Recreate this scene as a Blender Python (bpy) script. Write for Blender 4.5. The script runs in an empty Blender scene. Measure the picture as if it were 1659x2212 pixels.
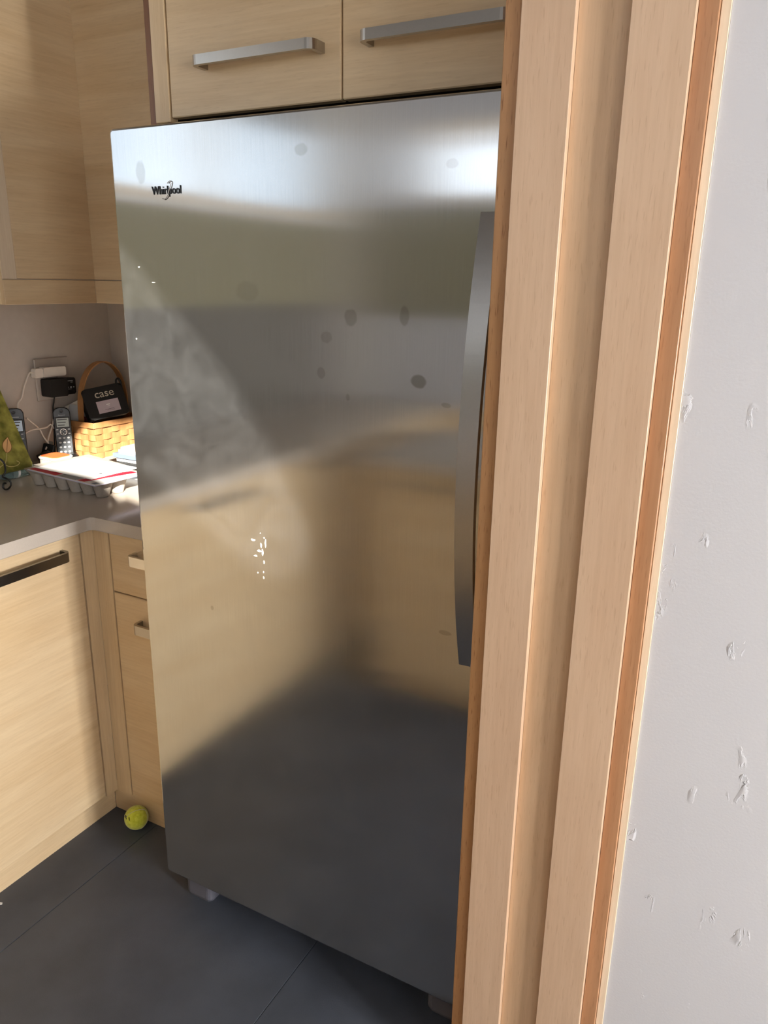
import bpy, bmesh, math, random
from mathutils import Vector, Matrix, Euler
random.seed(7)
S = bpy.context.scene
COL = S.collection
PI = math.pi

# ------------------------------------------------------------------ camera
CAM = Vector((1.2020, -1.1392, 1.4904)); YAW, PITCH, ROLL, FPX = 0.4899, -0.2917, 0.0162, 1657.22
cy, sy, cp, sp = math.cos(YAW), math.sin(YAW), math.cos(PITCH), math.sin(PITCH)
fwd = Vector((-sy*cp, cy*cp, sp)); rgt = Vector((cy, sy, 0)); upv = rgt.cross(fwd)
cr, sr = math.cos(ROLL), math.sin(ROLL)
R_, U_ = rgt*cr + upv*sr, -rgt*sr + upv*cr
cd = bpy.data.cameras.new('camera'); cam = bpy.data.objects.new('camera', cd); COL.objects.link(cam)
cd.sensor_fit = 'VERTICAL'; cd.sensor_height = 36.0; cd.lens = 36.0*FPX/2212.0; cd.clip_start = 0.02
m = Matrix.Identity(4)
for i in range(3):
    m[i][0], m[i][1], m[i][2], m[i][3] = R_[i], U_[i], -fwd[i], CAM[i]
cam.matrix_world = m
S.camera = cam

# ------------------------------------------------------------------ world, sun, window daylight, added fill, exposure
w = bpy.data.worlds.new('sky'); S.world = w; w.use_nodes = True
bg = w.node_tree.nodes['Background']; bg.inputs[0].default_value = (0.72, 0.85, 1.0, 1); bg.inputs[1].default_value = 1.0
SUN_DIR = Vector((-1.0, 1.08, -0.75)).normalized()      # direction the sunlight travels
sd = bpy.data.lights.new('sun', 'SUN'); sd.energy = 11.0; sd.angle = math.radians(0.53); sd.color = (1.0, 0.93, 0.82)
so = bpy.data.objects.new('sun', sd); COL.objects.link(so)
so.rotation_euler = SUN_DIR.to_track_quat('-Z', 'Y').to_euler(); so.location = (4, -4, 5)

def daylight(name, loc, direction, sx, sz, radiance, color):
    d = bpy.data.lights.new(name, 'AREA'); d.shape = 'RECTANGLE'; d.size = sx; d.size_y = sz
    d.energy = radiance*PI*sx*sz; d.color = color
    o = bpy.data.objects.new(name, d); COL.objects.link(o); o.location = loc
    o.rotation_euler = Vector(direction).to_track_quat('-Z', 'Z').to_euler()
    return o
daylight('daylight_right', (3.52, -.80, 1.10), (-1, 0, 0), .60, 2.0, 69.0, (1.0, 0.985, 0.965))
daylight('fill_right_far', (3.52, -2.10, 1.50), (-1, 0, 0), .80, 1.2, 10.0, (1.0, 0.985, 0.965))  # added fill lamp that brightens the counter corner
daylight('daylight_left', (-1.12, -1.45, 2.08), (1, 0, 0), 1.7, 0.62, 0.32, (0.95, 0.98, 1.0))
daylight('daylight_rear', (0.65, -2.72, 2.05), (0, 1, 0), 2.5, 0.38, 0.55, (0.97, 0.97, 1.0))

S.view_settings.view_transform = 'Standard'
S.view_settings.look = 'None'
S.view_settings.gamma = 1.0
S.view_settings.exposure = 0.90
S.view_settings.use_curve_mapping = False
try:
    S.cycles.use_denoising = True
    S.cycles.sample_clamp_indirect = 6.0
    S.cycles.max_bounces = 6
    S.cycles.diffuse_bounces = 3
    S.cycles.glossy_bounces = 3
    S.cycles.use_adaptive_sampling = True
    S.cycles.adaptive_threshold = 0.03
    S.cycles.blur_glossy = 0.5
except Exception:
    pass

# ------------------------------------------------------------------ materials
def srgb(r, g, b):
    f = lambda c: (c/12.92 if c <= .04045 else ((c+.055)/1.055)**2.4)
    return (f(r/255), f(g/255), f(b/255), 1)
MATS = {}
def newmat(name):
    mt = bpy.data.materials.new(name); mt.use_nodes = True
    MATS[name] = mt
    nt = mt.node_tree
    return mt, nt, nt.nodes['Principled BSDF']
def nd(nt, t, **kw):
    n = nt.nodes.new(t)
    for k, v in kw.items():
        if k.startswith('i_'): n.inputs[k[2:].replace('_', ' ')].default_value = v
        else: setattr(n, k, v)
    return n
def plain(name, col, rough=.5, metal=0.0, spec=.5, noise=0.06, nscale=40, bump=0.0, bscale=200, coat=0.0):
    mt, nt, b = newmat(name)
    tc = nd(nt, 'ShaderNodeTexCoord')
    nz = nd(nt, 'ShaderNodeTexNoise'); nz.inputs['Scale'].default_value = nscale; nz.inputs['Detail'].default_value = 3
    nt.links.new(tc.outputs['Object'], nz.inputs['Vector'])
    mx = nd(nt, 'ShaderNodeMix', data_type='RGBA')
    c = Vector(col[:3])
    mx.inputs[6].default_value = (*(c*(1-noise)), 1); mx.inputs[7].default_value = (*[min(1, q) for q in c*(1+noise)], 1)
    nt.links.new(nz.outputs['Fac'], mx.inputs[0]); nt.links.new(mx.outputs[2], b.inputs['Base Color'])
    b.inputs['Roughness'].default_value = rough; b.inputs['Metallic'].default_value = metal
    b.inputs['Specular IOR Level'].default_value = spec; b.inputs['Coat Weight'].default_value = coat
    if bump:
        n2 = nd(nt, 'ShaderNodeTexNoise'); n2.inputs['Scale'].default_value = bscale; n2.inputs['Detail'].default_value = 4
        nt.links.new(tc.outputs['Object'], n2.inputs['Vector'])
        bp = nd(nt, 'ShaderNodeBump'); bp.inputs['Strength'].default_value = bump; bp.inputs['Distance'].default_value = .002
        nt.links.new(n2.outputs['Fac'], bp.inputs['Height']); nt.links.new(bp.outputs['Normal'], b.inputs['Normal'])
    return mt
def wood(name, light, dark, axis='Z', rough=.36, fleck=.35, seed=0.0, figure=1.0, tilt=0.0, coat=0.0):
    """pale close-grained timber; the grain runs along the given axis"""
    mt, nt, b = newmat(name)
    tc = nd(nt, 'ShaderNodeTexCoord')
    def mapped(along, across):
        mp = nd(nt, 'ShaderNodeMapping')
        sc = {'X': (along, across, across), 'Y': (across, along, across), 'Z': (across, across, along)}[axis]
        mp.inputs['Scale'].default_value = sc; mp.inputs['Location'].default_value = (seed, seed*1.7, seed*.6)
        if tilt: mp.inputs['Rotation'].default_value = (tilt, 0, 0)
        nt.links.new(tc.outputs['Object'], mp.inputs['Vector']); return mp
    n1 = nd(nt, 'ShaderNodeTexNoise'); n1.inputs['Scale'].default_value = 1; n1.inputs['Detail'].default_value = 5
    n1.inputs['Distortion'].default_value = .6
    nt.links.new(mapped(1.6, 16*figure).outputs[0], n1.inputs['Vector'])
    n2 = nd(nt, 'ShaderNodeTexNoise'); n2.inputs['Scale'].default_value = 1; n2.inputs['Detail'].default_value = 3
    nt.links.new(mapped(9, 190).outputs[0], n2.inputs['Vector'])
    n3 = nd(nt, 'ShaderNodeTexNoise'); n3.inputs['Scale'].default_value = 1; n3.inputs['Detail'].default_value = 2
    nt.links.new(mapped(38, 420).outputs[0], n3.inputs['Vector'])
    r1 = nd(nt, 'ShaderNodeValToRGB'); r1.color_ramp.elements[0].position = .32; r1.color_ramp.elements[1].position = .70
    r1.color_ramp.elements[0].color = dark; r1.color_ramp.elements[1].color = light
    nt.links.new(n1.outputs['Fac'], r1.inputs[0])
    m2 = nd(nt, 'ShaderNodeMix', data_type='RGBA', blend_type='MULTIPLY'); m2.inputs[0].default_value = .30
    r2 = nd(nt, 'ShaderNodeValToRGB'); r2.color_ramp.elements[0].position = .35; r2.color_ramp.elements[1].position = .65
    r2.color_ramp.elements[0].color = (.78, .72, .66, 1); r2.color_ramp.elements[1].color = (1, 1, 1, 1)
    nt.links.new(n2.outputs['Fac'], r2.inputs[0]); nt.links.new(r1.outputs[0], m2.inputs[6]); nt.links.new(r2.outputs[0], m2.inputs[7])
    m3 = nd(nt, 'ShaderNodeMix', data_type='RGBA', blend_type='MULTIPLY'); m3.inputs[0].default_value = fleck
    r3 = nd(nt, 'ShaderNodeValToRGB'); r3.color_ramp.elements[0].position = .30; r3.color_ramp.elements[1].position = .40
    r3.color_ramp.elements[0].color = (.55, .42, .32, 1); r3.color_ramp.elements[1].color = (1, 1, 1, 1)
    nt.links.new(n3.outputs['Fac'], r3.inputs[0]); nt.links.new(m2.outputs[2], m3.inputs[6]); nt.links.new(r3.outputs[0], m3.inputs[7])
    nt.links.new(m3.outputs[2], b.inputs['Base Color'])
    b.inputs['Roughness'].default_value = rough
    b.inputs['Coat Weight'].default_value = coat; b.inputs['Coat Roughness'].default_value = .25
    bp = nd(nt, 'ShaderNodeBump'); bp.inputs['Strength'].default_value = .08; bp.inputs['Distance'].default_value = .001
    nt.links.new(n2.outputs['Fac'], bp.inputs['Height']); nt.links.new(bp.outputs['Normal'], b.inputs['Normal'])
    return mt

# timbers
CAB_L, CAB_D = srgb(237, 212, 173), srgb(224, 194, 151)
wood('cabinet_grain_y', CAB_L, CAB_D, 'Y', tilt=0.10, fleck=.12)
wood('cabinet_grain_x', CAB_L, CAB_D, 'X', seed=2.1, fleck=.12)
wood('cabinet_grain_z', CAB_L, CAB_D, 'Z', seed=4.2, fleck=.12)
wood('panel_edge_shade', srgb(150, 100, 60), srgb(128, 82, 46), 'Z', seed=6.0)  # browner wood; shade beside the filler strip is put into the colour
wood('casing_beech', srgb(214, 184, 155), srgb(205, 173, 144), 'Z', seed=1.3, rough=.42, fleck=.22)
wood('casing_beech_b', srgb(216, 184, 150), srgb(204, 169, 134), 'Z', seed=8.3, rough=.42, fleck=.22)
wood('casing_red_shade', srgb(186, 141, 104), srgb(170, 123, 88), 'Z', seed=3.3, rough=.32, fleck=.3, figure=3)  # reddish board, its colour also darkened for the shade of its recess
wood('casing_edge', srgb(206, 158, 112), srgb(186, 138, 92), 'Z', seed=5.5, rough=.4, fleck=.8)
wood('casing_pale', srgb(242, 224, 198), srgb(234, 214, 186), 'Z', seed=9.1, rough=.4, fleck=.1)
wood('basket_wood', srgb(190, 142, 94), srgb(158, 112, 68), 'Z', seed=2.7, rough=.55, fleck=.2)
plain('cabinet_dark_gap', srgb(48, 32, 20), .7)
plain('blind_linen', srgb(146, 140, 116), .8)
plain('splash_slate', srgb(112, 107, 100), .5)
plain('laminate_inside', srgb(200, 175, 140), .6)

# brushed steel: streaks run upright, so the blur spreads sideways; a film of dust and finger marks lies on it
def steel_door():
    mt, nt, b = newmat('brushed_steel_door')
    tc = nd(nt, 'ShaderNodeTexCoord')
    mp = nd(nt, 'ShaderNodeMapping'); mp.inputs['Scale'].default_value = (900, 1, 9)
    nt.links.new(tc.outputs['Object'], mp.inputs['Vector'])
    st = nd(nt, 'ShaderNodeTexNoise'); st.inputs['Scale'].default_value = 1; st.inputs['Detail'].default_value = 3
    nt.links.new(mp.outputs[0], st.inputs['Vector'])
    mx = nd(nt, 'ShaderNodeMix', data_type='RGBA')
    mx.inputs[6].default_value = (.50, .50, .49, 1); mx.inputs[7].default_value = (.60, .60, .59, 1)
    nt.links.new(st.outputs['Fac'], mx.inputs[0])
    b.inputs['Metallic'].default_value = 1.0
    b.inputs['Anisotropic'].default_value = .93
    tg = nd(nt, 'ShaderNodeTangent', direction_type='UV_MAP', uv_map='UVMap')
    nt.links.new(tg.outputs[0], b.inputs['Tangent'])
    rr = nd(nt, 'ShaderNodeMapRange'); rr.inputs['To Min'].default_value = .115; rr.inputs['To Max'].default_value = .14
    nt.links.new(st.outputs['Fac'], rr.inputs['Value']); nt.links.new(rr.outputs[0], b.inputs['Roughness'])
    bp = nd(nt, 'ShaderNodeBump'); bp.inputs['Strength'].default_value = .012; bp.inputs['Distance'].default_value = .0004
    nt.links.new(st.outputs['Fac'], bp.inputs['Height']); nt.links.new(bp.outputs['Normal'], b.inputs['Normal'])
    # finger marks: darker, greasy ovals at (x, z) with their own sizes
    sep = nd(nt, 'ShaderNodeSeparateXYZ'); nt.links.new(tc.outputs['Object'], sep.inputs[0])
    dz = nd(nt, 'ShaderNodeTexNoise'); dz.inputs['Scale'].default_value = 55; dz.inputs['Detail'].default_value = 2
    nt.links.new(tc.outputs['Object'], dz.inputs['Vector'])
    total = None
    for (x, z, rx, rz, k) in SMUDGES:
        def term(o, c, r):
            a = nd(nt, 'ShaderNodeMath', operation='SUBTRACT'); nt.links.new(sep.outputs[o], a.inputs[0]); a.inputs[1].default_value = c
            d = nd(nt, 'ShaderNodeMath', operation='DIVIDE'); nt.links.new(a.outputs[0], d.inputs[0]); d.inputs[1].default_value = r
            p = nd(nt, 'ShaderNodeMath', operation='POWER'); nt.links.new(d.outputs[0], p.inputs[0]); p.inputs[1].default_value = 2
            return p
        a = nd(nt, 'ShaderNodeMath', operation='ADD'); nt.links.new(term('X', x, rx).outputs[0], a.inputs[0]); nt.links.new(term('Z', z, rz).outputs[0], a.inputs[1])
        a2 = nd(nt, 'ShaderNodeMath', operation='ADD'); nt.links.new(a.outputs[0], a2.inputs[0]); nt.links.new(dz.outputs['Fac'], a2.inputs[1])
        r = nd(nt, 'ShaderNodeMapRange', interpolation_type='SMOOTHSTEP'); r.inputs['From Min'].default_value = 1.45; r.inputs['From Max'].default_value = .95
        r.inputs['To Min'].default_value = 0; r.inputs['To Max'].default_value = k
        nt.links.new(a2.outputs[0], r.inputs['Value'])
        if total is None: total = r
        else:
            t = nd(nt, 'ShaderNodeMath', operation='MAXIMUM'); nt.links.new(total.outputs[0], t.inputs[0]); nt.links.new(r.outputs[0], t.inputs[1]); total = t
    dk = nd(nt, 'ShaderNodeMix', data_type='RGBA'); dk.inputs[7].default_value = (.30, .285, .25, 1)
    nt.links.new(total.outputs[0], dk.inputs[0]); nt.links.new(mx.outputs[2], dk.inputs[6])
    nt.links.new(dk.outputs[2], b.inputs['Base Color'])
    # dust film
    df = nd(nt, 'ShaderNodeBsdfDiffuse'); df.inputs['Color'].default_value = (.80, .82, .84, 1)
    d1 = nd(nt, 'ShaderNodeTexNoise'); d1.inputs['Scale'].default_value = 14; d1.inputs['Detail'].default_value = 8; d1.inputs['Roughness'].default_value = .62
    d1.inputs['Distortion'].default_value = .8
    nt.links.new(tc.outputs['Object'], d1.inputs['Vector'])
    d2 = nd(nt, 'ShaderNodeTexNoise'); d2.inputs['Scale'].default_value = 420; d2.inputs['Detail'].default_value = 2
    nt.links.new(tc.outputs['Object'], d2.inputs['Vector'])
    q1 = nd(nt, 'ShaderNodeMapRange'); q1.inputs['From Min'].default_value = .35; q1.inputs['From Max'].default_value = .75
    q1.inputs['To Min'].default_value = .013; q1.inputs['To Max'].default_value = .040
    nt.links.new(d1.outputs['Fac'], q1.inputs['Value'])
    q2 = nd(nt, 'ShaderNodeMapRange'); q2.inputs['From Min'].default_value = .70; q2.inputs['From Max'].default_value = .80
    q2.inputs['To Min'].default_value = 0; q2.inputs['To Max'].default_value = .04
    nt.links.new(d2.outputs['Fac'], q2.inputs['Value'])
    qa = nd(nt, 'ShaderNodeMath', operation='ADD'); nt.links.new(q1.outputs[0], qa.inputs[0]); nt.links.new(q2.outputs[0], qa.inputs[1])
    ms = nd(nt, 'ShaderNodeMixShader'); nt.links.new(qa.outputs[0], ms.inputs[0])
    nt.links.new(b.outputs[0], ms.inputs[1]); nt.links.new(df.outputs[0], ms.inputs[2])
    nt.links.new(ms.outputs[0], nt.nodes['Material Output'].inputs['Surface'])
    return mt
SMUDGES = [(.525, 1.432, .014, .017, .55), (.626, 1.438, .010, .018, .5), (.655, 1.335, .016, .013, .9), (.477, 1.398, .013, .013, .38),
           (.465, 1.336, .010, .012, .45), (.073, 1.676, .014, .022, .4), (.430, 1.695, .014, .012, .35), (.745, 1.40, .009, .02, .6),
           (.52, 1.298, .005, .007, .4), (.705, 1.30, .010, .005, .5), (.19, .83, .005, .006, .5), (.31, 1.47, .03, .02, .2),
           (.72, .90, .014, .005, .5), (.70, 1.66, .012, .008, .2)]
steel_door()
def steel(name, col, rough, aniso_axis=None):
    mt = plain(name, col, rough, 1.0, noise=.04, nscale=300); return mt
steel('satin_steel', (.44, .43, .415), .30)
steel('handle_nickel', (.44, .41, .37), .28)
steel('handle_dark_reflect', (.22, .21, .20), .25)  # pull metal coloured darker to imitate a dark reflection
steel('handle_chrome', (.72, .72, .72), .14)
plain('fridge_body_grey', srgb(120, 120, 122), .45)
plain('fridge_foot_grey', srgb(98, 98, 108), .38)
plain('gasket', srgb(60, 60, 62), .6)
plain('logo_dark', (.012, .012, .012, 1), .25)
plain('logo_bright', (.75, .73, .70, 1), .18, 1.0)
plain('dried_drip', srgb(238, 238, 232), .7)
plain('countertop_quartz', srgb(202, 190, 177), .16, noise=.10, nscale=900, spec=.5)
plain('backsplash_paint', srgb(198, 188, 178), .45, bump=.05)
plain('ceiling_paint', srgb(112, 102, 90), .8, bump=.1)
plain('black_plastic', srgb(16, 16, 18), .33)
plain('black_matte', srgb(20, 19, 19), .6)
plain('dark_grey_plastic', srgb(64, 68, 72), .4)
plain('key_grey', srgb(196, 198, 200), .5)
plain('screen_grey', srgb(150, 160, 152), .25)
plain('screen_blue', srgb(190, 214, 236), .2)
plain('chrome_ring', (.8, .8, .8, 1), .2, 1.0)
plain('white_plastic', srgb(232, 224, 214), .4)
plain('cable_white', srgb(226, 216, 204), .45)
plain('plate_taupe', srgb(188, 178, 168), .4)
plain('paper_white', srgb(246, 246, 246), .7, noise=.01)
plain('paper_cream', srgb(226, 218, 202), .75)
plain('print_grey', srgb(170, 172, 174), .8)
plain('print_dark', srgb(70, 70, 72), .8)
plain('paper_red', srgb(206, 28, 56), .45)
plain('packet_maroon', srgb(90, 24, 30), .5)
plain('paper_orange', srgb(240, 112, 62), .45)
plain('paper_blue', srgb(120, 136, 158), .5)
plain('paper_lilac', srgb(206, 204, 232), .5)
plain('pulp_grey', srgb(178, 170, 160), .9, noise=.08, nscale=160, bump=.5, bscale=500)
plain('card_lilac', srgb(196, 182, 192), .5)
plain('letter_silver', srgb(206, 196, 180), .35)
plain('wire_black', srgb(14, 14, 14), .35)
plain('orange_leaf', srgb(238, 190, 132), .5)
plain('cream_line', srgb(222, 208, 140), .5)
plain('leaf_outline', srgb(150, 100, 50), .6)
def moss_board():
    mt, nt, b = newmat('moss_board')
    tc = nd(nt, 'ShaderNodeTexCoord'); n = nd(nt, 'ShaderNodeTexNoise'); n.inputs['Scale'].default_value = 26; n.inputs['Detail'].default_value = 6
    nt.links.new(tc.outputs['Object'], n.inputs['Vector'])
    r = nd(nt, 'ShaderNodeValToRGB'); r.color_ramp.elements[0].position = .38; r.color_ramp.elements[1].position = .66
    r.color_ramp.elements[0].color = srgb(104, 104, 40); r.color_ramp.elements[1].color = srgb(176, 170, 84)
    nt.links.new(n.outputs['Fac'], r.inputs[0]); nt.links.new(r.outputs[0], b.inputs['Base Color']); b.inputs['Roughness'].default_value = .5
moss_board()
def felt():
    mt, nt, b = newmat('felt_yellow')
    tc = nd(nt, 'ShaderNodeTexCoord'); n = nd(nt, 'ShaderNodeTexNoise'); n.inputs['Scale'].default_value = 120; n.inputs['Detail'].default_value = 5
    nt.links.new(tc.outputs['Object'], n.inputs['Vector'])
    r = nd(nt, 'ShaderNodeValToRGB'); r.color_ramp.elements[0].position = .3; r.color_ramp.elements[1].position = .7
    r.color_ramp.elements[0].color = srgb(196, 204, 44); r.color_ramp.elements[1].color = srgb(226, 232, 84)
    nt.links.new(n.outputs['Fac'], r.inputs[0]); nt.links.new(r.outputs[0], b.inputs['Base Color']); b.inputs['Roughness'].default_value = .95
    b.inputs['Sheen Weight'].default_value = .5
    bp = nd(nt, 'ShaderNodeBump'); bp.inputs['Strength'].default_value = .5; bp.inputs['Distance'].default_value = .001
    nt.links.new(n.outputs['Fac'], bp.inputs['Height']); nt.links.new(bp.outputs['Normal'], b.inputs['Normal'])
felt()
plain('felt_seam', srgb(222, 222, 190), .9)
def glassy(name, col, pane=False):
    mt, nt, b = newmat(name)
    if pane:
        tr = nd(nt, 'ShaderNodeBsdfTransparent'); gl = nd(nt, 'ShaderNodeBsdfGlossy'); gl.inputs['Roughness'].default_value = .02
        ms = nd(nt, 'ShaderNodeMixShader'); ms.inputs[0].default_value = .05
        nt.links.new(tr.outputs[0], ms.inputs[1]); nt.links.new(gl.outputs[0], ms.inputs[2])
        nt.links.new(ms.outputs[0], nt.nodes['Material Output'].inputs['Surface'])
    else:
        b.inputs['Base Color'].default_value = col; b.inputs['Transmission Weight'].default_value = .75; b.inputs['Roughness'].default_value = .08
    return mt
glassy('window_glass', None, True)
glassy('bottle_glass', (.55, .78, .80, 1))
def floor_vinyl():
    mt, nt, b = newmat('floor_vinyl')
    tc = nd(nt, 'ShaderNodeTexCoord')
    n = nd(nt, 'ShaderNodeTexNoise'); n.inputs['Scale'].default_value = 5; n.inputs['Detail'].default_value = 7; n.inputs['Roughness'].default_value = .6
    n2 = nd(nt, 'ShaderNodeTexNoise'); n2.inputs['Scale'].default_value = 380; n2.inputs['Detail'].default_value = 3
    nt.links.new(tc.outputs['Object'], n.inputs['Vector']); nt.links.new(tc.outputs['Object'], n2.inputs['Vector'])
    r = nd(nt, 'ShaderNodeValToRGB'); r.color_ramp.elements[0].position = .3; r.color_ramp.elements[1].position = .7
    r.color_ramp.elements[0].color = srgb(65, 70, 80); r.color_ramp.elements[1].color = srgb(80, 86, 98)
    nt.links.new(n.outputs['Fac'], r.inputs[0]); nt.links.new(r.outputs[0], b.inputs['Base Color'])
    b.inputs['Roughness'].default_value = .42
    bp = nd(nt, 'ShaderNodeBump'); bp.inputs['Strength'].default_value = .25; bp.inputs['Distance'].default_value = .001
    nt.links.new(n2.outputs['Fac'], bp.inputs['Height']); nt.links.new(bp.outputs['Normal'], b.inputs['Normal'])
floor_vinyl()
def trowel_wall():
    mt, nt, b = newmat('trowelled_wall')
    tc = nd(nt, 'ShaderNodeTexCoord')
    b.inputs['Roughness'].default_value = .5
    n = nd(nt, 'ShaderNodeTexNoise'); n.inputs['Scale'].default_value = 3; n.inputs['Detail'].default_value = 3
    nt.links.new(tc.outputs['Object'], n.inputs['Vector'])
    r = nd(nt, 'ShaderNodeValToRGB'); r.color_ramp.elements[0].color = srgb(203, 202, 206); r.color_ramp.elements[1].color = srgb(211, 210, 213)
    nt.links.new(n.outputs['Fac'], r.inputs[0]); nt.links.new(r.outputs[0], b.inputs['Base Color'])
    # fine roller stipple
    s = nd(nt, 'ShaderNodeTexNoise'); s.inputs['Scale'].default_value = 240; s.inputs['Detail'].default_value = 2
    nt.links.new(tc.outputs['Object'], s.inputs['Vector'])
    # sparse skip-trowel ridges: thin contour of a distorted noise, kept only inside scattered patches
    mp = nd(nt, 'ShaderNodeMapping'); mp.inputs['Scale'].default_value = (62, 62, 26); mp.inputs['Location'].default_value = (3.1, 0, 1.2)
    nt.links.new(tc.outputs['Object'], mp.inputs['Vector'])
    c = nd(nt, 'ShaderNodeTexNoise'); c.inputs['Scale'].default_value = 1; c.inputs['Detail'].default_value = 5; c.inputs['Roughness'].default_value = .62; c.inputs['Distortion'].default_value = .9
    nt.links.new(mp.outputs[0], c.inputs['Vector'])
    cr1 = nd(nt, 'ShaderNodeValToRGB')
    e = cr1.color_ramp.elements; e[0].position = .50; e[0].color = (0, 0, 0, 1); e[1].position = .56; e[1].color = (1, 1, 1, 1)
    nt.links.new(c.outputs['Fac'], cr1.inputs[0])
    mp2 = nd(nt, 'ShaderNodeMapping'); mp2.inputs['Scale'].default_value = (15, 15, 8); mp2.inputs['Location'].default_value = (.4, 0, .35)
    nt.links.new(tc.outputs['Object'], mp2.inputs['Vector'])
    k = nd(nt, 'ShaderNodeTexNoise'); k.inputs['Scale'].default_value = 1; k.inputs['Detail'].default_value = 2
    nt.links.new(mp2.outputs[0], k.inputs['Vector'])
    kr = nd(nt, 'ShaderNodeMapRange', interpolation_type='SMOOTHSTEP'); kr.inputs['From Min'].default_value = .61; kr.inputs['From Max'].default_value = .66
    nt.links.new(k.outputs['Fac'], kr.inputs['Value'])
    mu = nd(nt, 'ShaderNodeMath', operation='MULTIPLY'); nt.links.new(cr1.outputs[0], mu.inputs[0]); nt.links.new(kr.outputs[0], mu.inputs[1])
    b1 = nd(nt, 'ShaderNodeBump'); b1.inputs['Strength'].default_value = .9; b1.inputs['Distance'].default_value = .0016
    nt.links.new(mu.outputs[0], b1.inputs['Height'])
    b2 = nd(nt, 'ShaderNodeBump'); b2.inputs['Strength'].default_value = .4; b2.inputs['Distance'].default_value = .0006
    nt.links.new(s.outputs['Fac'], b2.inputs['Height']); nt.links.new(b1.outputs['Normal'], b2.inputs['Normal'])
    nt.links.new(b2.outputs['Normal'], b.inputs['Normal'])
trowel_wall()

# ------------------------------------------------------------------ builders
def adopt(o, parent):
    o.parent = parent
    o.matrix_parent_inverse = Matrix.Translation(parent.location).inverted() if parent.type == 'EMPTY' else parent_inv(parent)
def parent_inv(p):
    # parents that are meshes keep their origin at the world origin, so the inverse is that of their own empty chain: identity
    return Matrix.Identity(4)
def link(name, me, mat, parent=None, smooth=False, label=None, cat=None, group=None, kind=None):
    o = bpy.data.objects.new(name, me); COL.objects.link(o)
    if mat is not None: me.materials.append(MATS[mat] if isinstance(mat, str) else mat)
    if smooth:
        for p in me.polygons: p.use_smooth = True
    if parent is not None: adopt(o, parent)
    tag(o, label, cat, group, kind)
    return o
def tag(o, label=None, cat=None, group=None, kind=None):
    for k, v in (('label', label), ('category', cat), ('group', group), ('kind', kind)):
        if v: o[k] = v
def thing(name, loc, label, cat, group=None):
    o = bpy.data.objects.new(name, None); COL.objects.link(o); o.location = loc; o.empty_display_size = .05
    tag(o, label, cat, group); return o
def frombm(name, bm, mat, parent=None, smooth=False, xf=None, **kw):
    if xf is not None: bm.transform(xf)
    bmesh.ops.recalc_face_normals(bm, faces=bm.faces)
    me = bpy.data.meshes.new(name); bm.to_mesh(me); bm.free()
    return link(name, me, mat, parent, smooth, **kw)
def bbox(bm, x0, x1, y0, y1, z0, z1, bev=0.0, seg=1):
    r = bmesh.ops.create_cube(bm, size=1.0)
    vs = r['verts']
    for v in vs:
        v.co = Vector((x0 if v.co.x < 0 else x1, y0 if v.co.y < 0 else y1, z0 if v.co.z < 0 else z1))
    if bev > 0:
        es = list({e for v in vs for e in v.link_edges})
        bmesh.ops.bevel(bm, geom=es, offset=bev, segments=seg, profile=.5, affect='EDGES')
def box(name, x0, x1, y0, y1, z0, z1, mat, parent=None, bev=0.0, seg=1, xf=None, **kw):
    bm = bmesh.new(); bbox(bm, x0, x1, y0, y1, z0, z1, bev, seg)
    return frombm(name, bm, mat, parent, False, xf, **kw)
def boxes(name, lst, mat, parent=None, bev=0.0, **kw):
    bm = bmesh.new()
    for b in lst: bbox(bm, *b, bev)
    return frombm(name, bm, mat, parent, **kw)
def prism(name, pts, axis, a, b, mat, parent=None, bev=0.0, seg=1, smooth=False, xf=None, **kw):
    """extrude the 2-D outline along an axis from a to b"""
    bm = bmesh.new()
    def mk(p, h):
        return {'x': (h, p[0], p[1]), 'y': (p[0], h, p[1]), 'z': (p[0], p[1], h)}[axis]
    v0 = [bm.verts.new(mk(p, a)) for p in pts]; v1 = [bm.verts.new(mk(p, b)) for p in pts]
    n = len(pts)
    bm.faces.new(v0); bm.faces.new(v1[::-1])
    for i in range(n): bm.faces.new((v0[i], v0[(i+1) % n], v1[(i+1) % n], v1[i]))
    if bev:
        bmesh.ops.bevel(bm, geom=[e for e in bm.edges], offset=bev, segments=seg, profile=.5, affect='EDGES')
    return frombm(name, bm, mat, parent, smooth, xf, **kw)
def rrect(x0, x1, y0, y1, r, n=5):
    pts = []
    for cx, cy_, a0 in ((x1-r, y1-r, 0), (x0+r, y1-r, 90), (x0+r, y0+r, 180), (x1-r, y0+r, 270)):
        for i in range(n+1):
            a = math.radians(a0+90*i/n); pts.append((cx+r*math.cos(a), cy_+r*math.sin(a)))
    return pts
def smoothpath(pts, n=6, closed=False):
    P = [Vector(p) for p in pts]; out = []
    m_ = len(P); rng = range(m_ if closed else m_-1)
    for i in rng:
        p0 = P[(i-1) % m_] if (closed or i > 0) else P[i]; p1 = P[i]; p2 = P[(i+1) % m_]; p3 = P[(i+2) % m_] if (closed or i+2 < m_) else p2
        for k in range(n):
            t = k/n
            out.append(.5*((2*p1)+(-p0+p2)*t+(2*p0-5*p1+4*p2-p3)*t*t+(-p0+3*p1-3*p2+p3)*t**3))
    if not closed: out.append(P[-1])
    return out
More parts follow.
